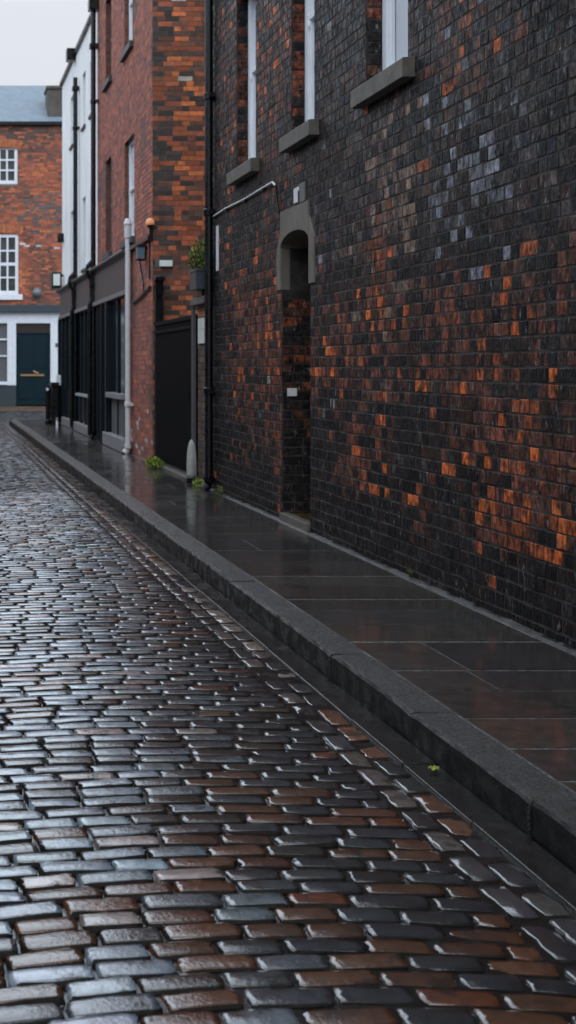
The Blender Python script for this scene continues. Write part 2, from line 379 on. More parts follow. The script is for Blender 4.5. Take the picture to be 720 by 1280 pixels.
# pavement: bedding, flags, rough joints
g = MB(); g.box(2.172, WX + .3, .9, 32.2, -.05, .1272); struct(g.build('pavement_bed', M_fjoint))
g = MB()
js = [4.20, 4.56, 4.95, 5.37, 5.73, 6.33, 6.75, 7.13, 7.48]
while js[0] > 1.2: js.insert(0, js[0] - random.uniform(.36, .45))
while js[-1] < 32: js.append(js[-1] + random.uniform(.34, .62))
for a, b in zip(js[:-1], js[1:]):
    wide = abs(b - 7.48) < .01 or abs(b - 6.33) < .01 or (b > 7.6 and random.random() < .4)  # extra wide pale joints further off stand in for sky streaks
    b2_ = b - (.022 if wide else random.choice([.007, .009, .013]))
    cuts = [2.174, 3.20]
    if 5.7 < a < 6.3: cuts = [2.174, 2.55, 3.20]
    elif random.random() < .3: cuts = [2.174, random.uniform(2.5, 2.9), 3.20]
    for xa, xb in zip(cuts[:-1], cuts[1:]):
        z = .13; t = [z + random.uniform(-.0006, .0006) for _ in range(4)]
        c = vary(random.choice([(.026, .023, .021), (.022, .020, .020), (.030, .025, .022), (.018, .0165, .016)]), .25)
        x0, x1, y0, y1 = xa + .002, xb - .002, a + .002, b2_
        i = .004
        vs = [(x0, y0, .1), (x1, y0, .1), (x1, y1, .1), (x0, y1, .1), (x0, y0, t[0] - .0015), (x1, y0, t[1] - .0015), (x1, y1, t[2] - .0015), (x0, y1, t[3] - .0015),
              (x0 + i, y0 + i, t[0]), (x1 - i, y0 + i, t[1]), (x1 - i, y1 - i, t[2]), (x0 + i, y1 - i, t[3])]
        fs = [(8, 9, 10, 11)] + [q for aa, bb in ((0, 1), (1, 2), (2, 3), (3, 0)) for q in ((aa, bb, bb + 4, aa + 4), (aa + 4, bb + 4, bb + 8, aa + 8))]
        g.add(vs, fs, 0, c)
struct(g.build('pavement', M_flag))
g = MB(); Y = 1.0
vs = []; n = 0
while Y < 32:       # trowelled mortar fillet against the walls
    j = random.uniform(-.009, .009); vs += [(3.212 + j * .9, Y, .128), (3.235 + j, Y, .136 + abs(j) * .6), (3.275, Y, .145 + j)]; n += 1; Y += .07
fs = [(i * 3 + k, i * 3 + k + 1, i * 3 + k + 4, i * 3 + k + 3) for i in range(n - 1) for k in (0, 1)]
g.add(vs, fs); struct(g.build('wall_fillet', mat('wet grey fillet', (.032, .030, .029), .3, mott=.8, mscale=10, bump=1, bscale=50, bdist=.01, dirt=(.015, .014, .013), dscale=6)))
g = MB(); g.box(-9, 9, 42.3, 43.1, -.05, .07); struct(g.build('far_pavement', M_kbrown, bevel=.02))

# ============================================================= NEAR DARK BRICK BUILDING
YE = 14.2; H1 = 9.2; CO = .0868
nb = thing('brick_building', 'soot-darkened brick building with orange patches, nearest on the right, with an arched doorway', 'building', (3.6, 8, .13))
win_h = (3.69, 5.60)
wins = [(12.23, 13.0), (10.34, 11.0), (8.29, 9.09), (5.75, 6.55)]
door = (10.45, 11.30, 0, 2.91)
holes = [(a, b, *win_h) for a, b in wins] + [door]
w_ = MB(); slab_holes(w_, WX, WX + .34, -1.2, YE, 0, H1, holes)
w_.box(WX + .34, 9, -1.2, 5.9, 0, H1); 
BL = [(6.61,1.95,0.63,0.22,.30),(7.19,1.59,1.37,0.17,.5),(6.56,1.33,0.53,0.17,.75),(6.70,0.77,0.41,0.27,.85),(7.52,1.22,0.41,0.20,.45),
      (8.86,1.69,0.22,0.65,.75),(9.40,0.94,0.33,0.25,.5),(9.59,1.70,0.94,0.38,.35),(12.07,1.81,0.89,0.72,.55),(11.51,4.40,0.60,0.84,.3),
      (13.40,4.69,0.33,1.52,.3),(7.64,3.81,0.30,0.13,.4),(7.30,3.47,0.44,0.19,.15),(7.89,1.78,0.76,0.32,.3),(8.08,0.55,0.19,0.13,.6),(11.37,1.56,0.15,1.2,.6)]
run = [0]
def toneN(Y, z):
    p = .012
    for (a, b, ra, rb, s) in BL:
        q = ((Y - a) / ra) ** 2 + ((z - b) / rb) ** 2
        if q < 5: p = max(p, s * math.exp(-q * .75))
    n = vn(Y * 1.7, z * 2.6); p *= (.35 + 1.3 * n) * (.45 + 1.1 * vn(Y * .9 + 7, round(z / CO) * 1.37))
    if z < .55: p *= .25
    if random.random() < p:
        r = random.random()
        far = 1 if Y > 9.6 else 0
        if far and r < .7 or r < .42: return vary((.17, .050, .029), .4)
        if r < .76: return vary((.29, .074, .028), .35)
        return vary((.50, .115, .030), .3)
    if p > .045 and random.random() < .25 + 1.1 * p: return vary((.10, .040, .027), .5)
    # lighter, less sooty patch below the third window and pale lilac-grey streaks above it
    pa = math.exp(-(((Y - 8.65) / .5) ** 2 + ((z - 2.5) / .75) ** 2)); wb = math.exp(-(((Y - 7.6) / .8) ** 2 + ((z - 2.8) / .6) ** 2))
    r = random.random()
    if r < .7 * pa: return vary((.19, .125, .095), .35)
    if r < .45 * wb: return vary((.16, .165, .19), .5)
    if random.random() < .006 and z > .8: return vary((.22, .22, .23), .3)
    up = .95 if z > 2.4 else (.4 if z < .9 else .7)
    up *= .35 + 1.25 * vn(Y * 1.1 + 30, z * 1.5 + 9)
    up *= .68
    c = random.choice([(.030, .027, .029), (.045, .035, .034), (.022, .025, .033), (.075, .045, .038), (.012, .011, .013), (.085, .07, .066), (.06, .034, .027)])
    return vary(tuple(x * up for x in c), .35)
Y0b = 3.6
bricks(w_, (WX, Y0b, .10), (0, 1, 0), (-1, 0, 0), YE - Y0b, H1 - .1, lambda a, b: toneN(a + Y0b, b + .1), CO, .208, .86,
       [(a - Y0b, b - Y0b, win_h[0] - .1, win_h[1] - .1) for a, b in wins] + [(door[0] - Y0b, door[1] - Y0b, -1, 2.8)], gap=.011, proud=.0026, inset=.003, jit=.0013)
# brick faces of the reveals
def toneJ(lo): 
    def f(a, z):
        r = random.random()
        if r < lo: return vary((.17, .05, .025), .4)
        if r < lo + .25: return vary((.09, .038, .026), .3)
        return vary((.028, .022, .022), .3)
    return f
for (a, b), lo in zip(wins, (.3, .35, .02, .1)):
    bricks(w_, (WX + .004, b, win_h[0]), (1, 0, 0), (0, -1, 0), .116, win_h[1] - win_h[0], toneJ(lo), CO, .4, 0, gap=.010, proud=.004, inset=.004)
    bricks(w_, (WX + .004, a, win_h[0]), (1, 0, 0), (0, 1, 0), .116, win_h[1] - win_h[0], toneJ(lo), CO, .4, 0, gap=.010, proud=.004, inset=.004)
def tj(a, z): return vary((.022, .018, .017), .3) if z < .8 else toneJ(.35)(a, z)
bricks(w_, (WX + .004, door[1], .13), (1, 0, 0), (0, -1, 0), .62, 2.1, tj, CO, .22, .35, gap=.010, proud=.004, inset=.004)
bricks(w_, (WX + .004, door[0], .13), (1, 0, 0), (0, 1, 0), .62, 2.1, tj, CO, .22, .35, gap=.010, proud=.004, inset=.004)
# passage sides behind the slab, back walls and body
w_.box(WX + .34, WX + .64, door[1], 14.2, 0, 2.95); w_.box(WX + .34, WX + .64, 5.9, door[0], 0, 2.95)
w_.box(WX + .34, WX + .64, 5.9, 14.2, 2.95, H1); w_.box(WX + .64, 9, 5.9, 14.2, 0, H1)
# north gable in brick
bricks(w_, (WX, YE, .1), (1, 0, 0), (0, 1, 0), 1.2, H1 - .1, lambda a, b: vary((.035, .03, .03), .3), CO, .208, .5, simple=True)
w_.build('wall', [M_mortar, M_brickN], nb)
g = MB(); g.box(WX - .06, 9.05, -1.2, YE + .05, H1, H1 + .12); g.build('parapet', M_sill, nb, bevel=.01)
for i, (a, b) in enumerate(wins):
    x = WX + .12
    g = MB(); fr = .085
    z0, z1 = win_h; zm = 4.72
    g.box(x, x + .10, b - fr, b, z0, z1); g.box(x, x + .10, a, a + fr, z0, z1)
    g.box(x + .002, x + .098, a + fr, b - fr, z0, z0 + .09); g.box(x + .002, x + .098, a + fr, b - fr, z1 - .08, z1)
    g.box(x + .02, x + .05, b - fr - .045, b - fr, z0 + .09, zm); g.box(x + .02, x + .05, a + fr, a + fr + .045, z0 + .09, zm)
    g.box(x + .005, x + .08, a + fr, b - fr, zm, zm + .055)
    for yy in (a + fr + .02, b - fr - .02):   # sash horns
        g.tube([(x + .02, yy, zm), (x + .012, yy, zm - .05), (x + .02, yy, zm - .085)], [.022, .016, .006], 8)
    if i == 1 or i == 0: g.tube([(x - .03, a + fr + .05, zm + .01), (x + .01, a + fr + .05, zm + .0)], .018, 8)
    wo = g.build('window', M_white, nb, bevel=.004)
    g = MB(); g.box(x + .055, x + .062, a + fr, b - fr, z0 + .085, z1 - .075); g.build('pane', M_blind, wo)
    g = MB(); zt = 3.69 if i < 3 else 3.78; c0, c1 = (a - .13, b + .09)
    g.prism([(WX - .09, zt - .14), (WX - .09, zt - .012), (WX - .085, zt - .006), (WX + .12, zt + .012), (WX + .12, zt - .14)], 'y', c0, c1)
    g.build('sill', M_sill, wo, bevel=.008)
# arched stone surround
def arch_poly():
    a, b = door[0], door[1]; s = 2.69; p = [(a, 2.92), (a, s)]
    for k in range(0, 13):
        q = math.pi * k / 12; p.append(((a + b) / 2 - math.cos(q) * (b - a) / 2, s + math.sin(q) * .12 - .0))
    return p
g = MB(); a, b = door[:2]; pts = arch_poly()[2:]
# head block: built as quads between the arch and the top edge
def headblock(g, x0, x1, top):
    n = len(pts); vs = []
    for (y, z) in pts: vs += [(x0, y, z), (x1, y, z), (x1, y, top), (x0, y, top)]
    fs = [(i * 4 + k, i * 4 + (k + 1) % 4, i * 4 + 4 + (k + 1) % 4, i * 4 + 4 + k) for i in range(n - 1) for k in range(4)] + [(0, 1, 2, 3), tuple((n - 1) * 4 + k for k in range(4))]
    g.add(vs, fs)
headblock(g, WX - .02, WX + .30, 3.03)
g.build('door_head', M_stone, nb, bevel=.004)
for (y0, y1, zt) in ((b, b + .13, 2.76), (a - .15, a, 2.80)):
    g = MB(); x0 = WX - .018
    g.prism([(y0, 2.30), (y1, 2.30), (y1, zt + (.10 if y1 == a else -.1)), (y0, zt + (-.1 if y1 == a else .10))], 'x', x0, x0 + .05); 
    g.box(x0 + .004, WX + .075, (b - .004 if y0 == b else a - .02), (b + .02 if y0 == b else a + .004), 2.30, 2.69)
    g.build('door_jamb_stone', M_stone, nb, bevel=.004)
g = MB(); g.box(WX + .01, WX + .63, a + .005, b - .005, .10, .20); g.build('door_floor', M_brown, nb)
g = MB(); g.box(WX - .03, WX + .06, a + .002, b - .002, .11, .208); g.build('door_step', M_conc, nb, bevel=.008)
g = MB(); x = WX + .60; g.box(x, x + .05, a, b, .20, 2.9)
for z0, z1 in ((.4, 1.1), (1.25, 2.3)):
    for k in (0, 1):
        ya = a + .08 + k * .38; g.box(x - .012, x, ya, ya + .31, z0, z1)
dr = g.build('door', M_gate, nb, bevel=.006)
g = MB(); g.tube([(x - .06, a + .1, 1.2), (x - .02, a + .1, 1.2)], [.03, .02], 10); g.build('handle', M_brass, dr)

# plate over the door, card on the reveal
g = MB(); g.box(WX - .018, WX - .004, 10.73, 10.88, 3.055, 3.19); g.box(WX - .016, WX - .004, 10.56, 10.725, 3.04, 3.21, 1)
g.box(WX - .022, WX - .017, 10.72, 10.74, 3.035, 3.15, 2); 
tag(g.build('number_plate', [M_lgrey, M_grey, M_black]), 'small half white half grey plate fixed just above the stone door head', 'plate')
g = MB(); g.box(WX + .045, WX + .135, door[1] - .014, door[1] - .006, 1.30, 1.375)
tag(g.build('notice_card', mat('white card', (.62, .62, .6), .6, mott=.1), bevel=.001), 'small blank white card stuck inside the doorway on its brick reveal', 'card')

# ------------------------------------------------------------- drainpipes
def pipe(label, x, y, z0, z1, r, m, collars, shoe=True, hopper=None, group='drainpipes on the facades', name='drainpipe', wallx=WX):
    t = thing(name, label, 'drainpipe', (x, y, z0), group)
    g = MB(); g.tube([(x, y, z0 + (.12 if shoe else 0)), (x, y, z1)], r, 16); g.build('pipe', m, t, smooth=False)
    for c in collars:
        g = MB(); g.tube([(x, y, c - .045), (x, y, c - .035), (x, y, c + .035), (x, y, c + .045)], [r * 1.1, r * 1.3, r * 1.3, r * 1.1], 16)
        g.box(x - r * .4, wallx, y - r * 1.9, y + r * 1.9, c - .022, c + .022)
        g.tube([(x - .012, y - r * 1.6, c), (x + .03, y - r * 1.6, c)], .012, 8); g.build('collar', m, t)
    if shoe:
        g = MB(); g.tube([(x, y, z0 + .16), (x, y, z0 + .1), (x - .015, y, z0 + .06), (x - .06, y, z0 + .015)], [r * 1.3, r * 1.3, r * 1.25, r * 1.15], 14); g.build('shoe', m, t)
    if hopper:
        g = MB(); hz = hopper; g.tube([(x, y, hz - .24), (x, y, hz - .22), (x, y, hz - .02), (x, y, hz), (x, y, hz + .02), (x, y, hz + .10)], [r * 1.05, r * 1.35, r * 1.35, r * 1.6, r * 1.6, r * .9], 16)
        g.build('hopper', m, t)
    return t
pipe('black iron drainpipe at the far end of the dark sooty brick building', 3.195, 14.05, .13, 9.3, .047, M_black, [1.29, 3.38, 4.74, 6.7, 8.6])
pipe('pale grey drainpipe against the red brick pier beside the shopfront', 3.18, 19.88, .13, 3.85, .046, M_lgrey, [.95], True, 3.93)
p3 = pipe('tall black drainpipe where the white building meets the red brick building', 3.16, 24.1, .13, 8.9, .05, M_black, [3.45, 6.9], True)
g = MB(); g.box(3.06, 3.25, 23.97, 24.2, 8.72, 8.95); g.build('hopper', M_black, p3, bevel=.01); g = MB(); g.box(3.08, 3.25, 24.0, 24.16, 7.95, 8.05); g.build('collar', M_black, p3, bevel=.01)
p4 = pipe('black drainpipe running down the middle of the white rendered building', 3.17, 27.3, .13, 8.15, .05, M_black, [3.3, 7.0], True)
g = MB(); g.box(3.10, 3.25, 27.22, 27.38, 7.85, 7.95); g.build('hopper', M_black, p4, bevel=.01)
g = MB(); g.box(3.05, 3.25, 27.95, 28.2, 8.72, 9.0); tag(g.build('eaves_box', M_black, bevel=.01), 'small black box at the roof edge of the white building', 'box')

for p_, yy in ((p3, 24.1), (p4, 27.3)):
    g = MB(); g.tube([(3.165, yy, 3.75), (3.12, yy, 3.68), (3.05, yy, 3.60), (3.03, yy, 3.5), (3.04, yy, 3.42), (3.11, yy, 3.33), (3.125, yy, 3.2), (3.125, yy, 2.95), (3.085, yy, 2.83), (3.085, yy, .2)], .042, 12)
    g.box(3.07, 3.175, yy - .1, yy + .1, 3.18, 3.24); g.build('fascia_run', M_black, p_)
# service conduit from the drainpipe to the door head
g = MB(); x = WX - .025
path = [(x, 14.0, 3.33), (x, 13.4, 3.345), (x, 12.6, 3.335), (x, 11.75, 3.35), (x - .01, 11.5, 3.345), (x - .012, 11.40, 3.30), (x - .004, 11.36, 3.12), (x, 11.33, 3.03)]
g.tube(path[:6], .010, 10, 0); g.tube(path[5:], .013, 10, 1)
for yy, zz in ((13.4, 3.345), (12.6, 3.337), (11.9, 3.348)): g.box(x - .004, WX, yy - .02, yy + .02, zz - .03, zz + .03, 1)
tag(g.build('conduit', [M_lgrey, M_black], smooth=False), 'thin pale conduit running from the black drainpipe to the arched doorway', 'conduit')
g = MB(); g.box(WX - .022, WX - .004, 13.80, 13.88, 2.68, 3.2)
tag(g.build('cable_cover', M_lgrey, bevel=.004), 'short vertical white cable cover just right of the black drainpipe', 'cable cover')

# ============================================================= PILLAR, PLANTER, GATE
pl = thing('brick_pillar', 'low dark brick pillar with a stone coping between the gate and the sooty building', 'pillar', (3.5, 14.6, .13))
g = MB(); g.box(WX, WX + .55, 14.27, 14.93, 0, 2.33)
def toneP(a, z): return vary(random.choice([(.06, .035, .028), (.04, .03, .028), (.09, .045, .03)]), .3) if z < 1.95 else vary((.30, .12, .07), .3)
bricks(g, (WX, 14.27, .1), (0, 1, 0), (-1, 0, 0), .66, 2.23, toneP, .08, .22, .7)
bricks(g, (WX, 14.27, .1), (1, 0, 0), (0, -1, 0), .55, 2.23, toneP, .08, .22, .5); g.build('wall', [M_mortar, M_brickR], pl)
g = MB(); g.box(WX - .09, WX + .6, 14.23, 14.98, 2.33, 2.42); g.build('coping', M_sill, pl, bevel=.01)
pn = thing('planter_box', 'dark slate coloured planter box standing on the brick pillar coping', 'planter', (3.3, 14.4, 2.42))
g = MB(); x0, x1, y0, y1, z0, z1 = 3.09, 3.62, 14.26, 14.62, 2.50, 2.74
g.box(x0, x1, y0, y0 + .02, z0, z1); g.box(x0, x1, y1 - .02, y1, z0, z1); g.box(x0, x0 + .02, y0 + .02, y1 - .02, z0, z1); g.box(x1 - .02, x1, y0 + .02, y1 - .02, z0, z1)
g.box(x0 + .02, x1 - .02, y0 + .02, y1 - .02, z0, z0 + .03); g.box(x0 - .008, x1 + .008, y0 - .008, y0 + .012, z1 - .03, z1 + .006); g.box(x0 - .008, x0 + .012, y0 + .012, y1, z1 - .03, z1 + .006)
g.build('box', mat('slate grey planter paint', (.035, .045, .055), .4, mott=.1), pn, bevel=.004)
g = MB(); g.box(x0 + .08, x1 - .06, y0 + .05, y1 - .05, 2.42, 2.502); g.build('foot', M_black, pn)
g = MB(); g.box(x0 + .02, x1 - .02, y0 + .02, y1 - .02, z0 + .03, z1 - .03); g.build('soil', mat('soil', (.03, .02, .015), .9, bump=1), pn)
def leaves(g, n, c, rad, size, cols, zmin=0):
    for _ in range(n):
        while True:
            p = Vector([random.uniform(-1, 1) for _ in range(3)])
            if p.length < 1 and p.z > zmin: break
        p = Vector((c[0] + p.x * rad[0], c[1] + p.y * rad[1], c[2] + p.z * rad[2]))
        d = Vector([random.gauss(0, 1) for _ in range(3)]); d.z = abs(d.z) + .3; d.normalize(); s = d.cross(Vector([random.gauss(0, 1) for _ in range(3)])).normalized()
        l = size * random.uniform(.6, 1.3); n_ = d.cross(s) * l * .15
        g.add([p, p + d * l * .5 + s * l * .24 + n_, p + d * l, p + d * l * .5 - s * l * .24 + n_], [(0, 1, 2), (0, 2, 3)], 0, vary(random.choice(cols), .3))
GR = [(.05, .10, .015), (.10, .17, .02), (.03, .06, .012), (.20, .26, .03), (.07, .08, .02)]
sh = thing('shrub', 'leafy yellow-green shrub growing out of the planter box on the pillar', 'shrub', (3.35, 14.44, 2.7))
g = MB(); leaves(g, 1900, (3.30, 14.44, 2.86), (.27, .19, .26), .042, GR, -.5); leaves(g, 400, (3.36, 14.44, 3.0), (.12, .12, .16), .04, GR, -.5); g.build('foliage', M_leaf, sh)
g = MB()
for _ in range(12):
    q = random.uniform(0, 6.28); r = random.uniform(.05, .16); g.tube([(3.34, 14.44, 2.6), (3.34 + r * .5 * math.cos(q), 14.44 + r * .5 * math.sin(q), 2.82), (3.34 + r * math.cos(q), 14.44 + r * math.sin(q), 3.05)], [.009, .006, .002], 5)
g.build('stem', M_bark, sh)
g = MB(); g.box(WX - .022, WX - .006, 14.50, 14.84, 1.86, 2.17); g.box(WX - .024, WX - .021, 14.52, 14.82, 2.03, 2.035, 1)
tag(g.build('wall_notice', [mat('pale notice', (.5, .5, .47), .6, mott=.1), M_grey], bevel=.002), 'pale blank notice on the brick pillar just left of the black drainpipe', 'notice')

gt = thing('gate', 'tall black boarded gate between the red brick pier and the brick pillar', 'gate', (3.3, 16.5, .13))
g = MB(); y = 15.12
while y < 17.88:
    g.box(WX + .02, WX + .05, y, min(y + .075, 17.9), .20, 2.18); y += .104
g.box(WX + .056, WX + .075, 15.10, 17.9, .22, 2.16); g.build('boards', M_gate, gt, bevel=.006)
g = MB(); g.box(WX + .0, WX + .08, 15.08, 17.92, 2.18, 2.235); g.build('top_rail', M_gate, gt, bevel=.004)
g = MB(); g.box(WX + .0, WX + .03, 15.08, 17.92, 2.06, 2.10); g.build('rail', M_gate, gt, bevel=.004)
g = MB(); g.box(WX + .02, WX + .14, 17.93, 18.04, .13, 2.86); g.prism([(WX + 0, 2.86), (WX + .16, 2.86), (WX + .14, 2.92), (WX + .02, 2.92)], 'y', 17.90, 18.05)
g.build('post', M_black, gt, bevel=.004)
g = MB(); g.tube([(WX - .035, 15.03, .13), (WX - .035, 15.03, 2.36)], .028, 12); g.build('post', mat('grey tube paint', (.07, .07, .075), .45), gt)
g = MB(); g.tube([(WX + .0, 15.3, 1.25), (WX - .03, 15.3, 1.25), (WX - .03, 15.3, 1.13)], .01, 6); g.build('handle', M_black, gt)
g = MB(); g.box(WX - .06, WX + .12, 15.12, 17.95, .10, .165); struct(g.build('gate_threshold', M_conc, bevel=.012))
g = MB(); g.box(WX + .13, 9, 14.95, 17.95, .0, .125); struct(g.build('yard', M_asph))
gd = thing('wall_guard', 'pale grey bullet-shaped iron guard standing at the foot of the grey gate post', 'guard', (3.23, 15.0, .13))
g = MB(); prof = [(.058, .0), (.062, .05), (.06, .22), (.054, .32), (.042, .40), (.026, .45), (.006, .475)]
g.tube([(3.19, 14.98, .19 + z) for _, z in prof], [r for r, _ in prof], 20); g.build('shell', M_guard, gd, smooth=True)
g = MB(); g.box(3.12, 3.26, 14.91, 15.05, .13, .19); g.build('foot', M_black, gd, bevel=.008)

def weed(label, c, rad, n, size, cols=((.14, .22, .02), (.07, .12, .015), (.24, .28, .03))):
    g = MB(); leaves(g, n, c, rad, size, cols, -.1)
    for _ in range(6): g.tube([(c[0], c[1], .125), (c[0] + random.uniform(-.5, .5) * rad[0], c[1] + random.uniform(-.5, .5) * rad[1], c[2] + rad[2] * .6)], [.003, .0015], 4, 0, True, (.05, .08, .02))
    return tag(g.build('weed', M_leaf), label, 'weed', 'weeds along the foot of the walls')
weed('bright green weed tuft at the foot of the black gate', (3.15, 17.3, .15), (.12, .32, .11), 420, .05)
weed('small bright weed between the pale iron guard and the black drainpipe', (3.17, 14.5, .14), (.07, .18, .07), 200, .035)
weed('tiny dark weed at the sooty wall right beside the black drainpipe', (3.21, 13.6, .14), (.03, .18, .09), 110, .03, ((.06, .09, .02), (.10, .13, .02)))
weed('tiny green sprig at the foot of the sooty wall, right of the doorway', (3.235, 8.2, .165), (.018, .05, .035), 22, .022, ((.09, .13, .02), (.05, .08, .02)))
# fallen leaf in the gutter
g = MB(); c = Vector((1.935, 4.66, .012))
for (dx, dy, s, q) in ((0, 0, .020, .4), (.014, .014, .015, 2.2), (-.008, .014, .013, 4.4)):
    n = 10; vs = [c + Vector((dx, dy, .010))]
    for k in range(n):
        a_ = 2 * math.pi * k / n; rr_ = s * (.6 + .4 * abs(math.cos(a_))); vs.append(c + Vector((dx + rr_ * math.cos(a_ + q), dy + rr_ * .7 * math.sin(a_ + q), .012 * math.cos(a_ * 2) ** 2)))
    g.add(vs, [(0, 1 + k, 1 + (k + 1) % n) for k in range(n)], 0, vary((.22, .30, .03), .3))
tag(g.build('fallen_leaf', M_leaf, smooth=True), 'bright green curled leaf lying in the gutter against the kerb', 'leaf')

# ============================================================= RED BRICK TOWNHOUSE
rb = thing('brick_townhouse', 'tall red brick townhouse beyond the gate with slim white sash windows above the shopfront', 'building', (5, 21, .13))
Ya, Yb, H2 = 18.07, 24.2, 11.0
rw = [(19.72, 20.75, 3.72, 5.45), (22.3, 23.05, 3.72, 5.50), (19.9, 20.75, 6.97, 8.6), (22.3, 23.05, 6.97, 8.6)]
g = MB(); slab_holes(g, WX, WX + .3, Ya, Yb, 0, H2, rw); g.box(WX + .3, 9.5, Ya, Yb, 0, H2)
def toneRF(a, z):
    if z < .9 and random.random() < .25 * (1 - z): return vary((.42, .36, .33), .3)
    n = vn(a * 1.2, z * .8)
    return vary(random.choice([(.29, .085, .055), (.24, .072, .052), (.33, .10, .056), (.19, .064, .052)]), .22) if n < .8 else vary((.14, .06, .045), .3)
bricks(g, (WX, Ya, .1), (0, 1, 0), (-1, 0, 0), Yb - Ya, H2 - .1, toneRF, .075, .225, .5, [(a - Ya, b - Ya, c - .1, d_ - .1) for a, b, c, d_ in rw] + [(2.1, 9, -1, 2.7)], simple=True)
def toneRS(a, z):
    n = vn(a * 2.2 + 9, z * 1.1 + 4); r = random.random(); edge = a < .32
    if edge and r < .5: return vary((.055, .04, .036), .35)
    if n < .42 and r < .30: return vary((.095, .05, .036), .45)
    if z < 3.2 and r < .3: return vary((.08, .045, .032), .4)
    if r < .16: return vary((.055, .038, .032), .35)
    if r < .17: return vary((.5, .42, .36), .2)
    if r < .42: return vary((.52, .14, .045), .3)
    if r < .75: return vary((.34, .088, .038), .35)
    return vary((.15, .06, .036), .3)
bricks(g, (WX, Ya, .1), (1, 0, 0), (0, -1, 0), 2.6, H2 - .1, toneRS, .075, .225, .4, proud=.004, simple=True)
for (a, b, c, d_) in rw:
    bricks(g, (WX + .003, b, c), (1, 0, 0), (0, -1, 0), .07, d_ - c, lambda a, z: vary((.13, .045, .03), .3), .075, .4, 0, simple=True)
g.build('wall', [M_mortarR, M_brickR], rb)
g = MB(); g.box(WX - .05, 9.5, Ya - .05, Yb, H2, H2 + .15); g.build('parapet', M_sill, rb)
def sash(par, x, a, b, c, d_, panes=M_blind, frame=M_white, sillm=None, sproj=.07, dark=False):
    g = MB(); f = .07; zm = (c + d_) / 2
    g.box(x, x + .1, a, a + f, c, d_); g.box(x, x + .1, b - f, b, c, d_); g.box(x + .002, x + .098, a + f, b - f, c, c + .09); g.box(x + .002, x + .098, a + f, b - f, d_ - f, d_); g.box(x + .005, x + .07, a + f, b - f, zm, zm + .05)
    g.box(x - .03, x + .01, a + f * .2, a + f * .9, zm - .06, zm + .02, 1)
    wo = g.build('window', [frame, M_grey], par, bevel=.004)
    g = MB(); g.box(x + .05, x + .058, a + f, b - f, c + .08, d_ - f * .9); g.build('pane', panes, wo)
    if sillm: g = MB(); g.box(WX - sproj, x, a - .1, b + .12, c - .11, c - .004); g.build('sill', sillm, wo, bevel=.006)
    return wo
M_dsill = mat('dark stone sill', (.05, .05, .055), .6, mott=.2)
sash(rb, WX + .075, *rw[0], sillm=M_dsill); sash(rb, WX + .075, *rw[2], sillm=M_dsill)
for q in (rw[1], rw[3]): sash(rb, WX + .075, *q, panes=M_glass, frame=mat('dark brown timber', (.07, .045, .035), .6), sillm=M_dsill)  # these sashes have dark brown frames

# ============================================================= WHITE RENDERED BUILDING
wb = thing('white_building', 'white rendered building beyond the red brick townhouse with slim blank windows', 'building', (5, 28, .13))
Yc, Yd, H3 = 24.202, 31.0, 8.82
ww = []
for (a, b) in ((24.85, 25.4), (26.15, 26.7), (28.5, 29.05)): ww += [(a, b, 6.86, 8.0 if a < 25 else 8.05), (a, b, 3.72, 5.3)]
g = MB(); slab_holes(g, WX, WX + .3, Yc, Yd, 0, H3, ww); g.box(WX + .3, 9.5, Yc, Yd, 0, H3); g.build('wall', M_plaster, wb)
g = MB(); g.box(WX - .07, WX + .25, Yc, Yd + .05, H3, H3 + .09); g.build('roof_edge', M_black, wb, bevel=.01)
for q in ww:
    g = MB(); g.box(WX + .06, WX + .12, q[0], q[1], q[2], q[3]); wo = g.build('window', mat('pale painted shutter', (.5, .52, .54), .6), wb)
    g = MB(); g.box(WX - .04, WX + .06, q[0] - .03, q[1] + .03, q[2] - .06, q[2]); g.build('sill', M_dsill, wo)

# ============================================================= SHOPFRONT
sf = thing('shopfront', 'dark navy timber shopfront with a plain charcoal fascia under the white and red buildings', 'shopfront', (3.2, 25, .13))
Ys, Ye = 19.98, 30.7
g = MB(); g.box(3.175, WX - .006, 20.0, 30.75, 2.86, 3.43)
g.build('fascia', M_fascia, sf)
g = MB(); g.prism([(3.09, 3.47), (3.075, 3.50), (3.09, 3.53), (WX - .006, 3.57), (WX - .006, 3.43), (3.165, 3.43), (3.13, 3.46)], 'y', 19.9, 30.9); g.box(3.20, WX - .005, 18.12, 19.9, 3.50, 3.56); g.build('cornice', mat('dark lead cornice', (.05, .045, .045), .4, mott=.2), sf)
g = MB(); g.box(3.135, WX - .006, 19.98, 30.8, 2.775, 2.855); g.build('lower_moulding', mat('grey moulding paint', (.16, .15, .16), .5), sf, bevel=.01)
# bays: stall, windows, door recess
g = MB(); g.box(WX - .03, WX - .006, 22.75, 24.4, .13, 2.77); g.build('door', M_navy, sf, bevel=.004)
g = MB(); g.box(WX - .05, WX - .008, 24.42, 27.6, .38, 1.0); g.box(WX - .05, WX - .008, 27.62, 30.4, .30, 1.0); g.build('stall_riser', M_navy, sf)
g = MB(); g.box(WX - .04, WX - .008, 20.3, 22.0, .38, 1.02); g.build('stall_riser', M_grey, sf)
g = MB(); g.box(WX - .03, WX - .008, 24.42, 30.5, 1.0, 2.77); g.build('glazing', M_navyG, sf)
g = MB(); g.box(WX - .03, WX - .008, 20.02, 22.72, 1.02, 2.77); g.build('glazing', M_navyG, sf)
g = MB(); g.box(3.12, WX - .01, 24.5, 26.9, .93, .985); g.build('sill', mat('pale grey sill paint', (.3, .33, .35), .5), sf, bevel=.006)
g = MB(); g.box(3.10, WX - .01, 20.2, 22.0, 1.02, 1.11); g.build('sill', mat('grey sill paint', (.2, .21, .22), .5), sf, bevel=.006)
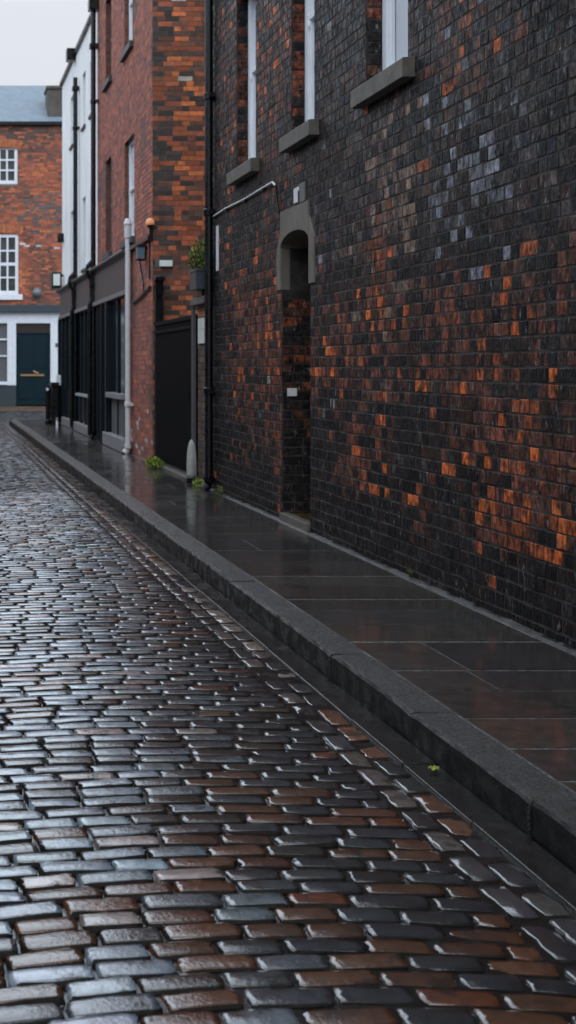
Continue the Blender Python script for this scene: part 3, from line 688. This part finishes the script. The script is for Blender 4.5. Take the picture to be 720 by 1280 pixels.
for y, ww_, dep in ((20.28, .09, .05), (21.15, .05, .05), (22.1, .16, .12), (22.72, .10, .13), (23.55, .08, .07), (24.4, .14, .13), (25.05, .06, .06), (25.75, .06, .06), (26.5, .06, .06), (27.42, .14, .12), (27.9, .06, .07), (28.6, .07, .07), (29.3, .07, .09), (30.05, .10, .10), (30.6, .14, .13)):
    g = MB(); g.box(WX - dep - .012, WX - .012, y, y + ww_, .135, 2.772); g.build('mullion', M_navy, sf, bevel=.004)
g = MB(); g.box(3.10, WX - .008, 20.0, 22.4, .13, .37); g.box(3.12, WX - .008, 24.3, 29.9, .13, .33); g.build('plinth', mat('pale wet plinth', (.2, .2, .21), .5, mott=.2, bump=.3), sf, bevel=.02)

# wall things on the townhouse corner
ab = thing('beacon', 'orange domed beacon on a dark stem at the red townhouse corner', 'beacon', (3.22, 18.6, 3.6))
g = MB(); pr = [(.07, 0), (.075, .015), (.073, .05), (.06, .085), (.03, .108), (.004, .115)]
g.tube([(3.22, 18.05, 3.70 + z) for _, z in pr], [r * .92 for r, _ in pr], 20); g.build('dome', M_amber, ab, smooth=True)
g = MB(); g.tube([(3.235, 18.05, 3.47), (3.235, 18.05, 3.66), (3.22, 18.05, 3.70)], [.022, .03, .06], 12); g.box(3.20, WX, 18.10, 18.14, 3.50, 3.56); g.build('stem', M_black, ab)
ln = thing('wall_lantern', 'small dark lantern with blue-grey glass hung under the cornice beside the pale pipe', 'lantern', (3.1, 19.2, 3.2))
g = MB(); g.prism([(3.11, 3.24), (3.21, 3.26), (3.225, 3.43), (3.10, 3.43)], 'y', 18.5, 18.62); g.build('glass', M_blue, ln)
g = MB(); g.box(3.09, 3.24, 18.48, 18.64, 3.43, 3.45); g.box(3.09, 3.23, 18.48, 18.64, 3.215, 3.238); g.tube([(3.235, 18.55, 3.22), (3.24, 18.55, 3.44)], .012, 6); g.box(3.2, 3.258, 18.53, 18.59, 3.40, 3.44); g.build('frame', M_black, ln)
g = MB(); x = WX - .02
g.tube([(x, 19.2, 3.42), (x, 19.0, 3.1), (x, 18.75, 2.85), (x, 18.7, 2.70)], .014, 6); g.tube([(x - .01, 19.7, 2.62), (x - .01, 18.9, 2.68), (x - .01, 18.12, 2.78)], .02, 8)
g.tube([(x, 18.2, 3.6), (x, 18.2, 2.9)], .010, 6)
tag(g.build('cable', M_black), 'black cables drooping across the red brick pier below the lantern', 'cable')
g = MB(); g.box(3.36, 3.55, Ya - .06, Ya - .02, 3.08, 3.17); g.box(3.30, 3.57, Ya - .022, Ya - .004, 3.06, 3.19, 1)
tag(g.build('bulkhead_light', [M_lamp, M_grey], bevel=.006), 'small pale rectangular wall light on the side wall above the gate', 'light')
fl = thing('floodlight', 'black framed square floodlight with a pale front on the white building corner', 'floodlight', (3.1, 30.6, 3.6))
g = MB(); g.box(2.95, 3.19, 30.55, 30.72, 3.56, 3.98); g.tube([(3.1, 30.65, 3.9), (WX, 30.65, 3.9)], .03, 8); g.build('housing', M_black, fl, bevel=.02)
g = MB(); g.box(2.985, 3.155, 30.53, 30.552, 3.64, 3.93); g.build('lens', M_lamp, fl)
g = MB(); g.box(3.11, WX - .002, 30.6, 30.8, 4.75, 4.98); g.tube([(3.14, 30.6, 4.86), (3.14, 30.5, 4.86)], .05, 10)
tag(g.build('wall_box', M_black, bevel=.01), 'small black box high on the far corner of the white building', 'box')
g = MB(); g.box(3.05, 3.16, 30.35, 30.45, 1.10, 1.36); g.tube([(3.1, 30.4, 1.2), (WX - .01, 30.4, 1.2)], .02, 6)
tag(g.build('door_entry_box', M_lamp, bevel=.01), 'small white box on the shopfront beside the black bollards', 'box')

# bollards
def bollard(label, x, y):
    t = thing('bollard', label, 'bollard', (x, y, .13))
    g = MB(); pr = [(.075, 0), (.075, .08), (.06, .10), (.058, .80), (.066, .83), (.066, .90), (.03, .925), (.01, .93)]
    g.tube([(x, y, .13 + z) for _, z in pr], [r for r, _ in pr], 20); g.build('post', M_black, t)
    g = MB(); g.tube([(x - .02, y - .06, 1.0), (x - .02, y - .075, 1.0)], .035, 14); g.build('reflector', M_lamp, t); return t
bollard('slim black bollard with a pale spot, left of the black bin', 2.835, 30.4)
bn = thing('street_bin', 'black square street bin at the far end of the pavement, right of the bollard', 'bin', (2.98, 30.3, .13))
g = MB(); g.box(2.90, 3.06, 30.0, 30.55, .30, 1.08); g.build('body', M_black, bn, bevel=.01)
g = MB(); g.box(2.88, 3.08, 29.97, 30.6, 1.08, 1.18); g.build('lid', M_black, bn, bevel=.015)
g = MB(); g.box(2.91, 3.0, 30.02, 30.5, .13, .30); g.build('foot', M_black, bn)

# ============================================================= END OF THE STREET
k = 43 * 1 / 1500
X_ = lambda px: (px + 80) * k
Z_ = lambda py: (458 - py) * k + EYE
eb = thing('end_house', 'red-orange brick house closing the end of the street, with white sashes and a slate roof', 'house', (2, 45, .07))
YF = 43.0
W1 = (1.90, X_(23), Z_(368), Z_(292)); W2 = (1.90, X_(22), Z_(230), Z_(185)); G1 = (1.2, 2.55, Z_(479), 3.13); D1 = (X_(20), X_(63), .1, 3.13)
hs = [W1, W2]
g = MB()
xs = sorted({-7, 6.0, 1.90, X_(23), X_(22)}); 
def slab_x(g, y0, y1, x0, x1, z0, z1, holes):
    tmp = MB(); slab_holes(tmp, y0, y1, x0, x1, z0, z1, holes)
    g.add([(b_, a_, c_) for a_, b_, c_ in tmp.v], tmp.f)
slab_x(g, YF, YF + .3, -7, 6.0, 3.5, 10.25, hs); g.box(-7, 6, YF + .3, 50, 0, 10.25); g.box(-7, 6, YF + .25, YF + .3, 0, 3.5)
def toneE(a, z):
    X = a - 7; zz = z + 3.76; n = vn(X * 1.1 + 20, zz * 1.3); r = random.random()
    pt = math.exp(-(((X - 3.9) / .9) ** 2 + ((zz - 7.1) / .7) ** 2))
    if r < .75 * pt: return vary((.13, .095, .09), .25)
    if zz > 9.7 and r < .6: return vary((.10, .055, .045), .3)
    if abs(zz - 5.9) < .12 and X > 3 and r < .25: return vary((.55, .45, .45), .2)
    if n < .35 and r < .5: return vary((.13, .06, .045), .3)
    if n > .65 and r < .4: return vary((.55, .17, .06), .2)
    return vary(random.choice([(.36, .10, .05), (.30, .085, .05), (.42, .125, .055), (.24, .08, .05)]), .25)
bricks(g, (-7, YF, 3.76), (1, 0, 0), (0, -1, 0), 13, 10.2 - 3.76, toneE, .075, .225, .35, [(h[0] + 7, h[1] + 7, h[2] - 3.76 - .1, h[3] - 3.76) for h in hs], simple=True)
# soldier arches over the windows
for h in hs:
    xm = (h[0] + h[1]) / 2; hw = (h[1] - h[0]) / 2 + .1; n = 17
    for i in range(n):
        f0 = -1 + 2 * i / n; f1 = -1 + 2 * (i + 1) / n; c = vary((.42, .13, .06), .2); y0, y1 = YF - .02, YF - .001
        q = lambda f, r: (xm + f * hw * (1 + r * .15), h[3] - .06 + (1 - f * f) * .09 + r * .30)
        a_, b_, c_, d_ = q(f0 + .01, 0), q(f1 - .01, 0), q(f1 - .01, 1), q(f0 + .01, 1)
        g.add([(a_[0], y0, a_[1]), (b_[0], y0, b_[1]), (c_[0], y0, c_[1]), (d_[0], y0, d_[1]), (a_[0], y1, a_[1]), (b_[0], y1, b_[1]), (c_[0], y1, c_[1]), (d_[0], y1, d_[1])],
              [(0, 1, 2, 3), (0, 4, 5, 1), (1, 5, 6, 2), (2, 6, 7, 3), (3, 7, 4, 0)], 1, c)
g.build('wall', [M_mortarR, M_brickR], eb)
g = MB(); g.box(-7.1, 6.1, YF - .14, YF + .05, 10.2, 10.34); g.build('gutter', M_black, eb, bevel=.02)
g = MB(); g.prism([(YF - .05, 10.30), (YF + 2.6, 12.25), (YF + 6.9, 12.25), (YF + 7.0, 10.2)], 'x', -7.05, 6.05); rf = g.build('roof', M_slate, eb)
g = MB(); g.box(X_(59) + .05, X_(80), YF + .35, YF + 1.3, 10.4, 11.72); g.box(X_(59), X_(80) + .05, YF + .3, YF + 1.35, 11.6, 11.72); g.build('chimney', M_chim, rf, bevel=.02)
def grid_window(h, rows, cols, sill):
    g = MB(); y0 = YF + .03; a, b, c, d_ = h; f = .11
    g.box(a, a + f, y0, y0 + .1, c, d_); g.box(b - f, b, y0, y0 + .1, c, d_); g.box(a + f, b - f, y0, y0 + .1, c, c + .13); g.box(a + f, b - f, y0 + .002, y0 + .1, d_ - .13, d_)
    for i in range(1, cols): x = a + f + (b - a - 2 * f) * i / cols; g.box(x - .03, x + .03, y0 + .01, y0 + .06, c + .13, d_ - .13)
    for j in range(1, rows):
        z = c + .13 + (d_ - c - .26) * j / rows; t = .055 if j == rows // 2 and rows > 3 else .028; g.box(a + f, b - f, y0 + .014, y0 + .07, z - t, z + t)
    wo = g.build('window', M_white, eb)
    g = MB(); g.box(a + f, b - f, y0 + .075, y0 + .085, c + .1, d_ - .1); g.build('pane', M_glassD, wo)
    if sill: g = MB(); g.box(a - .1, b + .14, YF - .1, y0, c - .2, c - .002); g.build('sill', M_white, wo, bevel=.01)
grid_window(W1, 4, 3, True); grid_window((W2[0], W2[1], W2[2], W2[3] + .08), 3, 3, False)
# ground floor front
g = MB(); g.box(-7, 6, YF - .22, YF + .24, 3.52, 3.60); g.box(-7, 6, YF - .16, YF + .24, 3.60, 3.78); g.build('cornice', mat('slate blue cornice', (.03, .045, .06), .5), eb, bevel=.01)
g = MB(); g.box(-7, 4.46, YF - .03, YF + .24, 3.13, 3.515); g.box(4.47, 6, YF - .03, YF + .24, 3.13, 3.515); g.build('fascia', M_white, eb)
for a, b in ((X_(9), X_(20)), (X_(63), X_(75.5)), (-.6, -.3)):
    g = MB(); g.box(a, b, YF - .05, YF + .24, .9 if a < 2.8 and a > 2 else .14, 3.128); g.build('pilaster', M_white, eb, bevel=.01)
g = MB(); g.box(-.3, X_(20), YF - .02, YF + .22, .14, Z_(481)); g.box(X_(9) , X_(20), YF - .03, YF + .0, .14, .898); g.build('stall_riser', mat('dark slate blue panel', (.03, .042, .052), .5, mott=.1), eb)
g = MB(); g.box(-.3, X_(9), YF - .08, YF + .2, Z_(481), Z_(477)); g.box(-.3, X_(9), YF + .02, YF + .08, 2.52, 2.58); g.box(-.3, X_(9), YF + .02, YF + .08, 1.93, 1.98)
for xx in (1.2, 2.0): g.box(xx, xx + .05, YF + .03, YF + .07, 1.04, 3.13)
so_ = g.build('shop_window', M_white, eb)
g = MB(); g.box(-.3, X_(9), YF + .1, YF + .12, 1.0, 3.13); g.build('pane', mat('grey blind behind glass', (.12, .12, .13), .2), so_)
g = MB(); a, b = X_(20), X_(63); yd = YF + .08
g.box(a, b, yd, yd + .06, .2, 2.74)
for (x0, x1) in ((a + .13, (a + b) / 2 - .06), ((a + b) / 2 + .06, b - .13)):
    for z0, z1 in ((.4, 1.18), (1.5, 2.5)):
        g.box(x0, x1, yd - .014, yd, z0, z1)
g.box(a, b, yd - .03, yd + .06, 2.741, 2.80)
ddo = g.build('door', M_teal, eb, bevel=.01)
g = MB(); g.box(a + .16, b - .22, yd - .05, yd - .015, 1.235, 1.30); g.tube([(a + .62, yd - .06, 1.42), (a + .70, yd - .07, 1.36), (a + .8, yd - .05, 1.34)], .03, 8); g.build('letter_plate', M_brass, ddo)
g = MB(); g.box(a, b, yd + .01, yd + .03, 2.80, 3.13); g.build('transom_light', mat('brown dark glass', (.03, .018, .014), .2), ddo)
g = MB(); g.box(-7, -.6, YF + .0, YF + .2, .1, 3.13); g.build('panel', M_navy, eb)
g = MB(); g.box(X_(75.5), 6, YF - .02, YF + .2, .1, 3.128); g.build('side_panel', M_teal, eb)
g = MB(); g.box(-7, 6, YF - .09, YF + .24, .07, .138); g.build('plinth', M_kbrown, eb, bevel=.01)
g = MB(); g.box(X_(69), X_(72), YF - .07, YF - .052, Z_(434), Z_(429)); tag(g.build('door_number', M_grey, bevel=.004), 'tiny dark number plaque on the white pilaster right of the teal door', 'plaque')
al = thing('alarm_dome', 'round grey dome fixed to the brick above the teal door', 'alarm', (X_(46), YF, Z_(365)))
g = MB(); pr = [(.17, 0), (.175, .03), (.16, .09), (.11, .15), (.05, .18), (.005, .19)]
g.tube([(X_(46), YF - .03 - z, Z_(366)) for _, z in pr], [r for r, _ in pr], 20); g.build('dome', mat('blue grey plastic', (.15, .17, .19), .3), al, smooth=True)
g = MB(); g.box(X_(46) - .1, X_(46) + .1, YF - .03, YF - .004, Z_(366) - .22, Z_(366) + .1); g.build('back_plate', M_grey, al)

# ============================================================= OPPOSITE SIDE OF THE STREET, unseen, added to shade wall and kerb
ot = thing('unseen_terrace', 'unseen row of dark brick houses added opposite to shade the right wall', 'building', (-8, 18, 0))
g = MB(); hs = [(y, y + 1.1, z, z + 1.8) for y in range(-6, 36, 3) for z in (1.2, 4.6)]
slab_holes(g, -6.6, -6.3, -10, 38, 0, 7.4, hs); g.box(-13, -6.6, -10, 38, 0, 7.4); g.build('wall', mat('brown brick wall', (.12, .07, .05), .85, mott=.4, mscale=6, bump=.4), ot)
for q in hs:
    g = MB(); g.box(-6.55, -6.45, q[0], q[1], q[2], q[3]); g.box(-6.56, -6.2, q[0] - .1, q[1] + .1, q[2] - .12, q[2]); g.build('window', M_glassD, ot)
